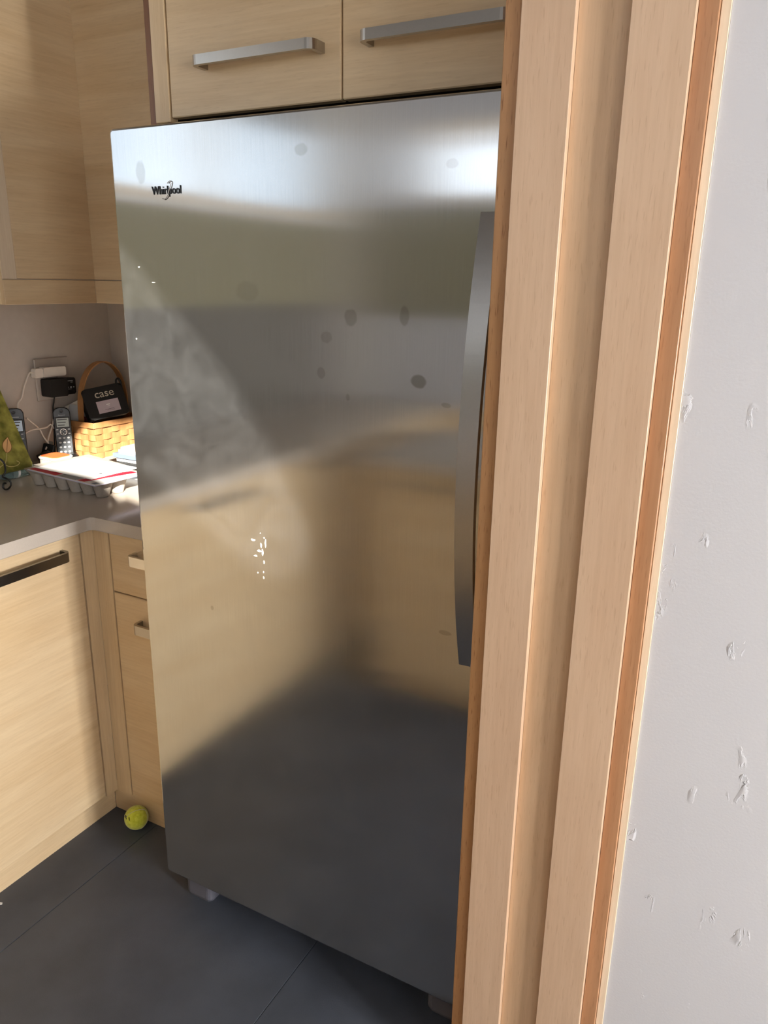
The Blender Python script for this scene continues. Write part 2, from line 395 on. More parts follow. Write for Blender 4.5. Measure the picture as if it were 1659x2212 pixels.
def tube(name, pts, r, mat, parent=None, sides=8, smooth_n=6, closed=False, xf=None, flat=None, **kw):
    """round (or flat = (half width, half thickness, width direction)) section swept along a path"""
    path = smoothpath(pts, smooth_n, closed) if smooth_n else [Vector(p) for p in pts]
    bm = bmesh.new(); rings = []; n = len(path); ref = Vector((0, 0, 1)); prev = None
    for i, p in enumerate(path):
        t = (path[(i+1) % n]-path[i-1]) if closed else (path[min(i+1, n-1)]-path[max(i-1, 0)])
        t.normalize()
        if flat:
            wdir = Vector(flat[2]).normalized(); u = (wdir-t*wdir.dot(t)).normalized(); v = t.cross(u)
            ring = [p+u*a*flat[0]+v*b_*flat[1] for a, b_ in ((-1, -1), (1, -1), (1, 1), (-1, 1))]
        else:
            if prev is None:
                u = t.orthogonal().normalized()
            else:
                u = (prev-t*prev.dot(t)).normalized()
            prev = u; v = t.cross(u); rr = r(i/(n-1)) if callable(r) else r
            ring = [p+(u*math.cos(2*PI*k/sides)+v*math.sin(2*PI*k/sides))*rr for k in range(sides)]
        rings.append([bm.verts.new(q) for q in ring])
    s = len(rings[0])
    for i in range(n if closed else n-1):
        a, b_ = rings[i], rings[(i+1) % n]
        for k in range(s): bm.faces.new((a[k], a[(k+1) % s], b_[(k+1) % s], b_[k]))
    if not closed:
        bm.faces.new(rings[0][::-1]); bm.faces.new(rings[-1])
    return frombm(name, bm, mat, parent, not flat, xf, **kw)
def lathe(name, prof, mat, parent=None, n=20, xf=None, **kw):
    bm = bmesh.new(); rings = []
    for r, z in prof:
        rings.append([bm.verts.new((r*math.cos(2*PI*k/n), r*math.sin(2*PI*k/n), z)) for k in range(n)])
    for i in range(len(rings)-1):
        for k in range(n): bm.faces.new((rings[i][k], rings[i][(k+1) % n], rings[i+1][(k+1) % n], rings[i+1][k]))
    bm.faces.new(rings[0][::-1]); bm.faces.new(rings[-1])
    return frombm(name, bm, mat, parent, True, xf, **kw)
def text(name, body, size, depth, mat, parent=None, xf=None, width=None, **kw):
    """flat lettering as real, slightly raised geometry; lies in the local XY plane, facing +Z"""
    cu = bpy.data.curves.new(name, 'FONT'); cu.body = body; cu.size = size; cu.extrude = depth; cu.resolution_u = 3
    cu.align_x = 'CENTER'; cu.align_y = 'CENTER'
    to = bpy.data.objects.new(name, cu); COL.objects.link(to)
    bpy.context.view_layer.update()
    dg = bpy.context.evaluated_depsgraph_get()
    me = bpy.data.meshes.new_from_object(to.evaluated_get(dg))
    bpy.data.objects.remove(to); bpy.data.curves.remove(cu)
    me.materials.clear()
    if width:
        xs = [v.co.x for v in me.vertices]; k = width/(max(xs)-min(xs))
        me.transform(Matrix.Diagonal((k, 1, 1, 1)))
    if xf is not None: me.transform(xf)
    return link(name, me, mat, parent, False, **kw)
def frame(origin, right, up):
    """matrix whose local X = right, Y = up, Z = outwards"""
    r = Vector(right).normalized(); u = Vector(up); u = (u-r*u.dot(r)).normalized(); o = r.cross(u)
    mm = Matrix.Identity(4)
    for i in range(3): mm[i][0], mm[i][1], mm[i][2], mm[i][3] = r[i], u[i], o[i], origin[i]
    return mm
def setuv(o, fu, fv):
    me = o.data; uv = me.uv_layers.new(name='UVMap')
    for l in me.loops:
        c = me.vertices[l.vertex_index].co; uv.data[l.index].uv = (fu(c), fv(c))

# ------------------------------------------------------------------ setting
XW, YW, ZC = -.95, .83, 2.60          # left wall, back wall, ceiling
XR, YR = 3.40, -2.60                  # right wall, rear wall
fl = box('floor', XW, XR, YR, YW, -.06, -.004, 'gasket', kind='structure')
TX = [-1.454+.618*k for k in range(9)]
TY = [-2.98+1.236*k for k in range(4)]
g = .0006
for i in range(len(TX)-1):
    for j in range(len(TY)-1):
        x0, x1, y0, y1 = max(TX[i], XW), min(TX[i+1], XR), max(TY[j], YR), min(TY[j+1], YW)
        if x1-x0 > .02 and y1-y0 > .02:
            box('floor_tile', x0+g, x1-g, y0+g, y1-g, -.004, 0, 'floor_vinyl', fl, bev=.0008)
box('wall_back', XW-.12, 1.06, YW, YW+.12, 0, ZC, 'backsplash_paint', kind='structure')
# left wall with a high window
boxes('wall_left', [(XW-.12, XW, YR, YW, 0, 1.76), (XW-.12, XW, YR, YW, 2.40, ZC), (XW-.12, XW, YR, -2.30, 1.76, 2.40), (XW-.12, XW, -.60, YW, 1.76, 2.40)], 'backsplash_paint', kind='structure')
boxes('wall_right', [(XR, XR+.12, YR, -2.50, 0, ZC), (XR, XR+.12, -1.70, -1.10, 0, ZC), (XR, XR+.12, -2.50, -1.70, 0, .90), (XR, XR+.12, -2.50, -1.70, 2.10, ZC), (XR, XR+.12, -.50, -.075, 0, ZC), (XR, XR+.12, -1.10, -.50, 0, .10), (XR, XR+.12, -1.10, -.50, 2.10, ZC)], 'trowelled_wall', kind='structure')
boxes('wall_rear', [(XW, -.6, YR-.12, YR, 0, ZC), (1.9, XR, YR-.12, YR, 0, ZC), (-.6, 1.9, YR-.12, YR, 0, 1.86), (-.6, 1.9, YR-.12, YR, 2.24, ZC)], 'trowelled_wall', kind='structure')
box('wall_partition', 1.0718, XR, -.075, .05, 0, ZC, 'trowelled_wall', kind='structure')
def window(name, axis, c, a0, a1, z0, z1):
    bm = bmesh.new(); t = .045
    def add(p0, p1, q0, q1, d0=-.03, d1=.03):
        if axis == 'x': bbox(bm, c+d0, c+d1, p0, p1, q0, q1)
        else: bbox(bm, p0, p1, c+d0, c+d1, q0, q1)
    add(a0, a1, z0, z0+t); add(a0, a1, z1-t, z1); add(a0, a0+t, z0+t, z1-t); add(a1-t, a1, z0+t, z1-t)
    mid = (a0+a1)/2; add(mid-t/2, mid+t/2, z0+t, z1-t)
    f = frombm(name, bm, 'casing_pale', kind='structure')
    for p0, p1 in ((a0+t, mid-t/2), (mid+t/2, a1-t)):
        if axis == 'x': box('window_pane', c-.003, c+.003, p0, p1, z0+t, z1-t, 'window_glass', f)
        else: box('window_pane', p0, p1, c-.003, c+.003, z0+t, z1-t, 'window_glass', f)
window('window_1', 'x', XW-.06, -2.30, -.60, 1.76, 2.40)
window('window_2', 'y', YR-.06, -.60, 1.90, 1.86, 2.24)
box('trim_7', XW+.03, 2.6, YR+.0005, YR+.02, 1.32, 1.845, 'blind_linen', kind='structure')
box('trim_9', XW+.03, 2.6, YR+.0005, YR+.02, .0, .86, 'cabinet_grain_x', kind='structure')
window('window_3', 'x', XR+.06, -1.10, -.50, .10, 2.10)
window('fill_window', 'x', XR+.06, -2.50, -1.70, .90, 2.10)  # unseen window added to go with the far fill lamp
box('sun_block_slab', XR+.13, 7.2, -6.2, 1.0, 2.30, 2.42, 'ceiling_paint', kind='structure')  # unseen slab added outdoors to keep sun out of the right windows
box('sun_block_slab', XW-1.2, XR+.12, -4.6, YR-.13, 2.45, 2.57, 'ceiling_paint', kind='structure')  # second added slab, blocks sun at the rear window

box('trim_8', XW+.0005, XW+.02, -2.35, .168, 1.385, 1.742, 'blind_linen', kind='structure')
box('trim_10', XW+.0005, XW+.012, -2.35, -.15, .9150, 1.3845, 'splash_slate', kind='structure')
box('window_sill', XW-.11, XW+.05, -2.34, -.56, 1.7425, 1.7595, 'paper_white', bpy.data.objects['window_1'], bev=.002)
# ceiling with an added hole, outlined to shape the sun on door and corner
BEAM = [(0, 1.55), (.125, 1.44), (.245, 1.326), (.315, 1.24), (.368, 1.163), (.405, 1.10), (.430, 1.035), (.434, .985), (.415, .940), (.362, .913), (.312, .915),
        (.25, .947), (.19, .986), (.105, 1.033), (.02, 1.080), (-.05, 1.098), (-.12, 1.112), (-.20, 1.143), (-.42, 1.152), (-.45, 1.19), (-.42, 1.26), (-.36, 1.36), (-.28, 1.44), (-.15, 1.50), (-.06, 1.56)]
def to_ceiling(x, z, zc):
    t = (zc-z)/-SUN_DIR.z; return (x-SUN_DIR.x*t, -SUN_DIR.y*t)
def ceiling():
    hole = [(p.x, p.y) for p in smoothpath([(*to_ceiling(x, z, ZC), 0) for x, z in BEAM], 4, True)]
    bm = bmesh.new()
    cx = sum(p[0] for p in hole)/len(hole); cy_ = sum(p[1] for p in hole)/len(hole)
    def ring(pts, z): return [bm.verts.new((x, y, z)) for x, y in pts]
    n = len(hole)
    # square outline resampled by the direction from the hole's centre
    def outer(p):
        dx, dy = p[0]-cx, p[1]-cy_; ts = []
        if dx > 1e-9: ts.append((XR+.12-cx)/dx)
        if dx < -1e-9: ts.append((XW-.12-cx)/dx)
        if dy > 1e-9: ts.append((YW+.12-cy_)/dy)
        if dy < -1e-9: ts.append((YR-.12-cy_)/dy)
        t = min(ts); return (cx+dx*t, cy_+dy*t)
    import bisect
    lo = bm.verts
    # build by boolean-free triangulation: fill between hole edges and the outer rectangle
    edges = []
    hv = ring(hole, ZC); rect = [(XW-.12, YR-.12), (XR+.12, YR-.12), (XR+.12, YW+.12), (XW-.12, YW+.12)]
    rv = ring(rect, ZC)
    for L_ in (hv, rv):
        for i in range(len(L_)): edges.append(bm.edges.new((L_[i], L_[(i+1) % len(L_)])))
    bmesh.ops.triangle_fill(bm, edges=edges, use_beauty=True, use_dissolve=False)
    r = bmesh.ops.extrude_face_region(bm, geom=list(bm.faces))
    for e in r['geom']:
        if isinstance(e, bmesh.types.BMVert): e.co.z += .02
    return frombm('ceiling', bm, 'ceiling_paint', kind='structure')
ceiling()

# casing boards between the refrigerator recess and the painted wall (each board its own piece)
H = ZC
box('trim_1', .804, .8285, -.089, YW, 0, H, 'casing_edge', bev=.0015, kind='structure')
box('trim_2', .8295, .8985, -.100, .02, 0, H, 'casing_beech', bev=.0006, kind='structure')
box('trim_3', .8990, .9640, -.088, .02, 0, H, 'casing_beech_b', kind='structure')
box('trim_4', .9645, 1.0370, -.100, .02, 0, H, 'casing_beech', bev=.0006, kind='structure')
box('trim_5', 1.0375, 1.0600, -.088, .02, 0, H, 'casing_red_shade', bev=.0006, kind='structure')
box('trim_6', 1.0605, 1.0715, -.078, .02, 0, H, 'casing_pale', bev=.0006, kind='structure')

# ------------------------------------------------------------------ refrigerator
fr = thing('refrigerator', (.395, .4, 0), 'tall brushed stainless steel single-door refrigerator standing in the wood recess', 'refrigerator')
DX1, DZ0, DZ1 = .792, .078, 1.755
def door_mesh():
    bm = bmesh.new(); rings = []
    for y, ins in ((.0, .0045), (.0012, .0018), (.0045, 0), (.060, 0), (.064, .003)):
        r = .008-ins*.5
        rings.append([bm.verts.new((x, y, z)) for x, z in rrect(ins, DX1-ins, DZ0+ins, DZ1-ins, r, 6)])
    n = len(rings[0])
    for a, b in zip(rings, rings[1:]):
        for k in range(n): bm.faces.new((a[k], a[(k+1) % n], b[(k+1) % n], b[k]))
    bm.faces.new(rings[0]); bm.faces.new(rings[-1][::-1])
    return bm
door = frombm('door', door_mesh(), 'brushed_steel_door', fr, smooth=False)
setuv(door, lambda c: c.x+c.y, lambda c: c.z)
box('door_gasket', .012, DX1-.012, .064, .078, DZ0+.012, DZ1-.012, 'gasket', fr)
box('cabinet_body', .004, DX1-.004, .078, .76, .05, 1.745, 'fridge_body_grey', fr, bev=.006, seg=2)
box('kick_grille', .05, DX1-.05, .11, .13, .012, .05, 'gasket', fr)
for xa in (.030, .700):
    bm = bmesh.new()
    vs0 = rrect(xa+.004, xa+.076, .032, .13, .014, 4); vs1 = rrect(xa, xa+.080, .028, .13, .014, 4)
    lo = [bm.verts.new((x, y, 0)) for x, y in vs0]; md = [bm.verts.new((x, y, .010)) for x, y in vs1]; hi = [bm.verts.new((x, y, .074)) for x, y in vs1]
    n = len(lo)
    for a, b in ((lo, md), (md, hi)):
        for k in range(n): bm.faces.new((a[k], a[(k+1) % n], b[(k+1) % n], b[k]))
    bm.faces.new(lo[::-1]); bm.faces.new(hi)
    frombm('foot', bm, 'fridge_foot_grey', fr)
def bow_handle():
    bm = bmesh.new(); rings = []; N = 40; z0, z1 = .858, 1.590
    for i in range(N+1):
        t = i/N; z = z0+(z1-z0)*t
        bow = 1-(abs(t-.46)/(.54 if t > .46 else .46))**2.0
        yf = -.020-.050*bow
        yb = yf+.013+(.012 if t < .03 or t > .97 else 0)
        if t < .03 or t > .97: yb = -.0005
        rings.append([bm.verts.new(p) for p in ((.757, yf, z), (.788, yf+.002, z), (.788, yb, z), (.757, yb, z))])
    for a, b in zip(rings, rings[1:]):
        for k in range(4): bm.faces.new((a[k], a[(k+1) % 4], b[(k+1) % 4], b[k]))
    bm.faces.new(rings[0][::-1]); bm.faces.new(rings[-1])
    return bm
hd = frombm('handle', bow_handle(), 'satin_steel', door)
hd['label'] = 'bowed satin steel door handle'
LG = frame((.1345, -.0008, 1.6435), (1, 0, 0), (0, 0, 1))
lg = text('logo_lettering', 'Whirlpool', .0205, .0009, 'logo_dark', door, xf=LG, width=.070)
lg['label'] = 'dark raised maker lettering'
sw = []
for i in range(13):
    a = math.radians(200-i*17); sw.append((.1385+.0115*math.cos(a)*1.0, -.0022, 1.6435+.0155*math.sin(a)))
tube('logo_swirl', [(.1245, -.002, 1.6300), (.1300, -.002, 1.6285), (.1375, -.0022, 1.6345), (.1425, -.0022, 1.6440), (.1465, -.0022, 1.6525), (.1480, -.002, 1.6570), (.1445, -.002, 1.6590), (.1390, -.002, 1.6555)], .0009, 'logo_bright', door, sides=6, smooth_n=4)
# dried white drips on the door
for k, (x, z, w_, h_) in enumerate([(.304, 1.000, .010, .005), (.323, .992, .0035, .011), (.326, .978, .004, .013), (.318, .980, .010, .004), (.309, .968, .008, .003), (.334, .998, .003, .018), (.331, 1.009, .003, .004),
                                    (.329, .958, .003, .008), (.327, .925, .003, .006), (.327, .937, .002, .004), (.313, .933, .003, .003), (.322, 1.017, .002, .002), (.052, 1.510, .005, .003), (.087, 1.482, .009, .0015), (.031, 1.374, .003, .003)]):
    prism('dried_drip', [(x+w_*.5*math.cos(a)*(1+.25*math.sin(3*a+k)), z+h_*.5*math.sin(a)*(1+.2*math.cos(2*a+k))) for a in [2*PI*i/10 for i in range(10)]], 'y', -.0003, .0003, 'dried_drip', door)

# ------------------------------------------------------------------ pull handles
def pull(name, c, along, out, length, mat, parent, stand=.032, height=.020, th=.008):
    """flat bar bent into a long U; local x = along, y = outwards"""
    al = Vector(along); ou = Vector(out); up = Vector((0, 0, 1)); L = length/2; r = .011
    path = [(-L, 0), (-L, stand-r)]
    for i in range(1, 6): a = math.radians(180-90*i/5); path.append((-L+r+r*math.cos(a), stand-r+r*math.sin(a)))
    for i in range(0, 6): a = math.radians(90-90*i/5); path.append((L-r+r*math.cos(a), stand-r+r*math.sin(a)))
    path.append((L, 0))
    C = Vector(c)
    pts = [C+al*p[0]+ou*(p[1]-th/2) for p in path]; pts[0] = C+al*(-L); pts[-1] = C+al*L
    return tube(name, pts, None, mat, parent, smooth_n=0, flat=(height/2, th/2, up))

# ------------------------------------------------------------------ cabinet over the refrigerator
oc = thing('wall_cabinet', (.385, .5, 1.79), 'two-door beech wall cabinet above the stainless refrigerator', 'cabinet')
box('carcass', -.022, .802, .174, YW-.002, 1.804, 2.55, 'cabinet_dark_gap', oc)
box('end_panel', -.044, -.0245, .157, YW-.002, .0, 2.55, 'panel_edge_shade', label='tall thin beech end panel on the left side of the refrigerator recess', cat='panel')
box('filler_strip', -.0235, .0155, .149, .173, 1.790, 2.55, 'cabinet_grain_z', oc, bev=.0015)
for k, (xa, xb, hx) in enumerate(((.0190, .4145, .2450), (.4180, .8020, .604))):
    d = box('cabinet_door', xa, xb, .150, .172, 1.797, 2.54, 'cabinet_grain_x', oc, bev=.002)
    pull('door_pull', (hx, .150, 1.881), (1, 0, 0), (0, -1, 0), .264 if k == 0 else .256, 'handle_nickel', d, stand=.042, height=.017, th=.010)
box('ceiling_filler', -.0235, .802, .160, YW-.002, 2.552, ZC-.002, 'cabinet_grain_x', oc)

# ------------------------------------------------------------------ corner wall cabinets
lc = thing('wall_cabinet', (-.77, .33, 1.42), 'beech corner wall cabinet on the left wall above the green plaque', 'cabinet')
box('carcass', XW+.002, -.622, .180, YW-.002, 1.484, 2.55, 'laminate_inside', lc)
box('end_panel', XW+.002, -.600, .170, .1795, 1.420, 2.55, 'cabinet_grain_z', lc)
box('stile', -.6215, -.600, .1800, .2225, 1.482, 2.55, 'casing_pale', lc, bev=.001)  # paler wood here stands in for light falling on the stile
box('cabinet_door', -.6215, -.601, .2235, .4940, 1.483, 2.55, 'cabinet_grain_y', lc, bev=.0008)
box('light_valance', -.620, -.5985, .1800, .4718, 1.419, 1.4805, 'cabinet_grain_y', lc, bev=.001)
bc = thing('wall_cabinet', (-.32, .65, 1.42), 'shaded beech wall cabinet on the back wall between the corner and the refrigerator', 'cabinet')
box('carcass', -.600, -.047, .496, YW-.002, 1.484, 2.55, 'laminate_inside', bc)
box('cabinet_door', -.6008, -.047, .4735, .4950, 1.483, 2.55, 'cabinet_grain_x', bc)
box('light_valance', -.6000, -.047, .4720, .4930, 1.419, 1.4805, 'cabinet_grain_x', bc, bev=.001)

# ------------------------------------------------------------------ base cabinets
def base_left(y0, y1, label, stile=0.0, fancy=True):
    t = thing('base_cabinet', (-.62, (y0+y1)/2, 0), label, 'cabinet')
    box('carcass', XW+.002, -.3675, y0+.0015, y1-.0015, .09, .878, 'cabinet_dark_gap', t)
    box('toe_kick', -.395, -.378, y0+.001, y1-.001+(.0155 if stile else 0), 0, .0895, 'cabinet_grain_y', t)
    yd = y1-stile
    d = box('cabinet_door', -.3665, -.345, y0+.002, yd-.0035, .087, .873, 'cabinet_grain_y', t, bev=.0018)
    pull('door_pull', (-.345, min(y1, .130)-.198 if fancy else (y0+y1)/2, .829), (0, -1, 0), (1, 0, 0), .264, 'handle_dark_reflect', d, height=.024)
    if stile: box('stile', -.3665, -.3455, yd+.0005, y1-.0012, .082, .877, 'cabinet_grain_z', t)
    return t
base_left(-.475, .166, 'pale beech base cabinet with a long bar pull, on the left below the countertop', .0405)
base_left(-1.10, -.477, 'beech base cabinet on the left run, second from the corner')
base_left(-1.725, -1.102, 'beech base cabinet on the left run, third from the corner')
base_left(-2.35, -1.727, 'beech base cabinet on the left run, farthest from the corner')
db = thing('base_cabinet', (-.19, .45, 0), 'beech drawer base cabinet between the inside corner and the refrigerator', 'cabinet')
box('carcass', -.3440, -.046, .187, YW-.002, .09, .878, 'cabinet_dark_gap', db)
box('toe_kick', -.3770, -.046, .181, .1865, 0, .0895, 'cabinet_grain_x', db)
box('stile', -.3452, -.2905, .165, .1865, .082, .877, 'cabinet_grain_z', db)
d = box('drawer_front', -.2870, -.0475, .165, .1865, .7085, .873, 'cabinet_grain_x', db, bev=.0016)
pull('drawer_pull', (-.126, .165, .818), (1, 0, 0), (0, -1, 0), .138, 'handle_chrome', d, height=.026)
d = box('drawer_front', -.2870, -.0475, .165, .1865, .087, .7050, 'cabinet_grain_x', db, bev=.0016)
pull('drawer_pull', (-.126, .165, .632), (1, 0, 0), (0, -1, 0), .138, 'handle_nickel', d, height=.026)

# island facing the refrigerator
il = thing('kitchen_island', (.40, -1.45, 0), 'beech kitchen island facing the refrigerator, seen only as a reflection in its door', 'island')
box('island_body', -.05, .84, -1.75, -1.172, .09, .878, 'laminate_inside', il)
box('toe_kick', -.03, .82, -1.73, -1.20, 0, .0895, 'cabinet_grain_x', il)
for xa, xb in ((-.05, .3935), (.3965, .84)):
    d = box('cabinet_door', xa, xb, -1.1715, -1.150, .092, .873, 'cabinet_grain_x', il, bev=.0018)
    pull('door_pull', ((xa+xb)/2, -1.150, .829), (1, 0, 0), (0, 1, 0), .264, 'handle_nickel', d)
box('island_top', -.08, .87, -1.78, -1.125, .8800, .9140, 'countertop_quartz', il, bev=.002)

# countertop: one L-shaped slab
r_ = .014
inner = [(-.314-r_+0, .137)]
ct = [(XW+.001, YW-.001), (-.0455, YW-.001), (-.0455, .137), (-.314+r_, .137), (-.314+.004, .137-.004), (-.314, .137-r_), (-.314, -2.35), (XW+.001, -2.35)]
prism('countertop', ct, 'z', .8800, .9140, 'countertop_quartz', bev=.002, seg=2, label='L-shaped taupe polished stone countertop in the corner', cat='countertop')

CT = .9142
# ------------------------------------------------------------------ wall outlet and chargers
op = thing('outlet_plate', (XW, .573, 1.17), 'taupe two-gang outlet plate on the wall behind the chargers', 'outlet plate')
box('cover_plate', XW+.0003, XW+.007, .508, .638, 1.103, 1.237, 'plate_taupe', op, bev=.002)
for yy in (.541, .605):
    box('socket', XW+.0072, XW+.010, yy-.017, yy+.017, 1.135, 1.205, 'plate_taupe', op, bev=.001)
wa = thing('phone_charger', (-.925, .545, 1.196), 'white plug-in charger lying across the top of the outlet plate', 'charger')
F = frame((-.925, .546, 1.1965), (0, 1, -.02), (0, 0, 1))
prism('charger_body', rrect(-.030, .054, -.0150, .0150, .004), 'z', -.012, .014, 'white_plastic', wa, bev=.002, xf=F)
prism('plug_head', rrect(-.060, -.0305, -.0160, .0125, .004), 'z', -.010, .010, 'white_plastic', wa, bev=.002, xf=F)
tube('charging_cable', [(-.924, .488, 1.197), (-.92, .470, 1.200), (-.915, .454, 1.184), (-.912, .437, 1.157), (-.912, .426, 1.129), (-.908, .408, 1.115), (-.902, .400, 1.099)], .0026, 'cable_white', wa)
ba = thing('power_adapter', (-.925, .573, 1.145), 'black block power adapter plugged into the outlet below the white charger', 'adapter')
F = frame((-.915, .575, 1.146), (0, 1, -.02), (0, 0, 1))
prism('adapter_body', rrect(-.055, .012, -.0285, .0275, .004), 'z', -.024, .022, 'black_matte', ba, bev=.002, xf=F)
prism('adapter_side', rrect(.0125, .056, -.027, .0265, .005), 'z', -.024, .006, 'black_plastic', ba, bev=.002, xf=F)
for k, (a, b_, ww, hh) in enumerate(((.034, .017, .022, .0022), (.040, .012, .008, .0018), (.024, -.004, .005, .005), (.036, -.004, .006, .005), (.047, -.004, .004, .004), (.030, -.010, .016, .0014))):
    box('printed_mark', a-ww/2, a+ww/2, b_-hh/2, b_+hh/2, .0061, .0066, 'print_grey', ba, xf=F)
tube('power_cord', [(-.915, .548, 1.117), (-.917, .545, 1.10), (-.918, .540, 1.08), (-.918, .536, 1.03), (-.915, .530, .98), (-.91, .520, .93), (-.90, .500, .918)], .0022, 'black_matte', ba)
# loose cables behind the phones
for pts, lab in (([(-.912, .434, 1.063), (-.914, .452, 1.047), (-.914, .476, 1.023), (-.91, .486, .995), (-.906, .499, .970), (-.90, .510, .935), (-.90, .52, CT+.0025)], 'white cable sloping down behind the left cordless phone'),
                 ([(-.895, .380, .985), (-.905, .414, 1.015), (-.910, .444, 1.024), (-.912, .478, 1.023), (-.914, .504, 1.023), (-.915, .523, 1.029), (-.918, .54, 1.00), (-.92, .55, .93), (-.92, .56, CT+.0025)], 'white cable looping between the two cordless phones'),
                 ([(-.915, .535, 1.045), (-.914, .527, 1.024), (-.912, .509, .996), (-.905, .492, .967), (-.896, .478, .9575)], 'short white cable dropping onto the loose black adapter')):
    tube('cable', pts, .0025, 'cable_white', label=lab, cat='cable', group=None)

# ------------------------------------------------------------------ cordless phones
def phone(loc, facing, lean, label, zb, w_=.050, h_=.165, lit='screen_grey', maker=True):
    """handset standing in its low cradle; facing is the horizontal direction of the keypad"""
    f_ = Vector((facing[0], facing[1], 0)).normalized(); rt = Vector((0, 0, 1)).cross(f_)
    up = (Vector((0, 0, 1))-f_*lean).normalized()
    t = thing('cordless_phone', loc, label, 'phone', 'cordless phones on the counter')
    F = frame(Vector(loc)+Vector((0, 0, zb)), rt, up)
    outline = [(-w_/2, 0), (w_/2, 0), (w_/2, h_-.014), (w_/2-.006, h_-.004), (w_/2-.016, h_), (-w_/2+.016, h_), (-w_/2+.006, h_-.004), (-w_/2, h_-.014)]
    prism('handset', outline, 'z', -.026, 0, 'black_plastic', t, bev=.0025, seg=2, xf=F)
    prism('face_plate', rrect(-w_/2+.003, w_/2-.003, .006, h_*.42, .004), 'z', .0002, .0016, 'dark_grey_plastic', t, xf=F)
    prism('screen_bezel', rrect(-w_/2+.004, w_/2-.004, h_*.58, h_*.81, .002), 'z', .0002, .0012, 'black_matte', t, xf=F)
    sc = prism('screen', rrect(-w_/2+.008, w_/2-.007, h_*.60, h_*.785, .001), 'z', .0012, .0018, lit, t, xf=F)
    for k in range(3): box('screen_text', -w_/2+.011, w_/2-.012-.004*k, h_*.745-.009*k, h_*.763-.009*k, .0018, .0020, 'print_dark', sc, xf=F)
    ear = lathe('earpiece', [(.0058, .0004), (.0062, .0016), (.0048, .0020), (.0042, .0008)], 'dark_grey_plastic', t, 16, xf=F @ Matrix.Translation((0, h_*.925, 0)))
    ring = tube('navigation_ring', [(.0100*math.cos(a), h_*.50+.0100*math.sin(a), .0022) for a in [2*PI*i/20 for i in range(20)]], .0017, 'chrome_ring', t, sides=6, smooth_n=0, closed=True, xf=F)
    for dx, dy in ((0, .0052), (0, -.0052), (.0052, 0), (-.0052, 0)):
        box('arrow_mark', dx-.0016, dx+.0016, h_*.50+dy-.0016, h_*.50+dy+.0016, .0012, .0020, 'key_grey', t, xf=F)
    for sx in (-1, 1):
        for q in (.008, -.006): box('soft_key', sx*.0175-.003, sx*.0175+.003, h_*.50+q-.0015, h_*.50+q+.0015, .0004, .0016, 'key_grey', t, xf=F)
    for r in range(4):
        for c in range(3):
            lathe('number_key', [(.0038, .0016), (.0038, .0024), (.0030, .0028)], 'key_grey', t, 10, xf=F @ Matrix.Translation(((c-1)*.0130, h_*.375-r*.0150, 0)) @ Matrix.Diagonal((1.15, .85, 1, 1)))
    if maker:
        text('maker_lettering', 'Panasonic', .0042, .0002, 'key_grey', t, xf=F @ Matrix.Translation((0, h_*.845, .0006)), width=.021)
    else:
        box('maker_strip', -.014, .014, h_*.840, h_*.850, .0003, .0010, 'key_grey', t, xf=F)
    # cradle
    cr_ = bmesh.new(); pts0 = rrect(-.036, .036, -.040, .030, .014, 4); pts1 = rrect(-.031, .031, -.034, .020, .012, 4)
    a = [cr_.verts.new((x, y, 0)) for x, y in pts0]; b = [cr_.verts.new((x, y, .016)) for x, y in pts0]; c_ = [cr_.verts.new((x, y, .024)) for x, y in pts1]
    n = len(a)
    for p, q in ((a, b), (b, c_)):
        for k in range(n): cr_.faces.new((p[k], p[(k+1) % n], q[(k+1) % n], q[k]))
    cr_.faces.new(a[::-1]); cr_.faces.new(c_)
    G = frame(Vector(loc), rt, Vector((0, 0, 1)).cross(rt))
    frombm('charging_cradle', cr_, 'black_plastic', t, xf=G)
    return t
phone((-.880, .540, CT), (.80, -.60), .10, 'black cordless phone with grey keypad standing in front of the basket', .0125, .052, .157)
phone((-.885, .370, CT), (.80, -.60), .12, 'black cordless phone with lit blue screen half hidden by the green plaque', .0125, .056, .176, 'screen_blue', maker=False)

# loose black adapters
la = thing('power_adapter', (-.86, .46, CT), 'loose black power adapter lying with its white lead beside the egg carton', 'adapter')
F = frame((-.868, .452, CT+.0165), (.80, -.30, .10), (.3, .8, .3))
prism('adapter_body', rrect(-.026, .026, -.017, .017, .004), 'z', -.016, .014, 'black_matte', la, bev=.002, xf=Matrix.Translation((0, 0, .008)) @ F)
tube('lead', [(-.880, .470, .953), (-.872, .474, .950), (-.862, .474, .942), (-.858, .470, .930), (-.86, .476, CT+.003)], .0032, 'paper_white', la)
lb = thing('power_adapter', (-.90, .515, CT), 'loose black plug block leaning behind the lying adapter, near the keypad phone', 'adapter')
F = frame((-.905, .497, CT+.040), (.75, .45, -.2), (-.2, .2, 1))
prism('adapter_body', rrect(-.016, .016, -.026, .016, .003), 'z', -.013, .013, 'black_plastic', lb, bev=.002, xf=F)
box('plug_pins', -.008, .008, .016, .026, -.003, .003, 'handle_nickel', lb, xf=F)

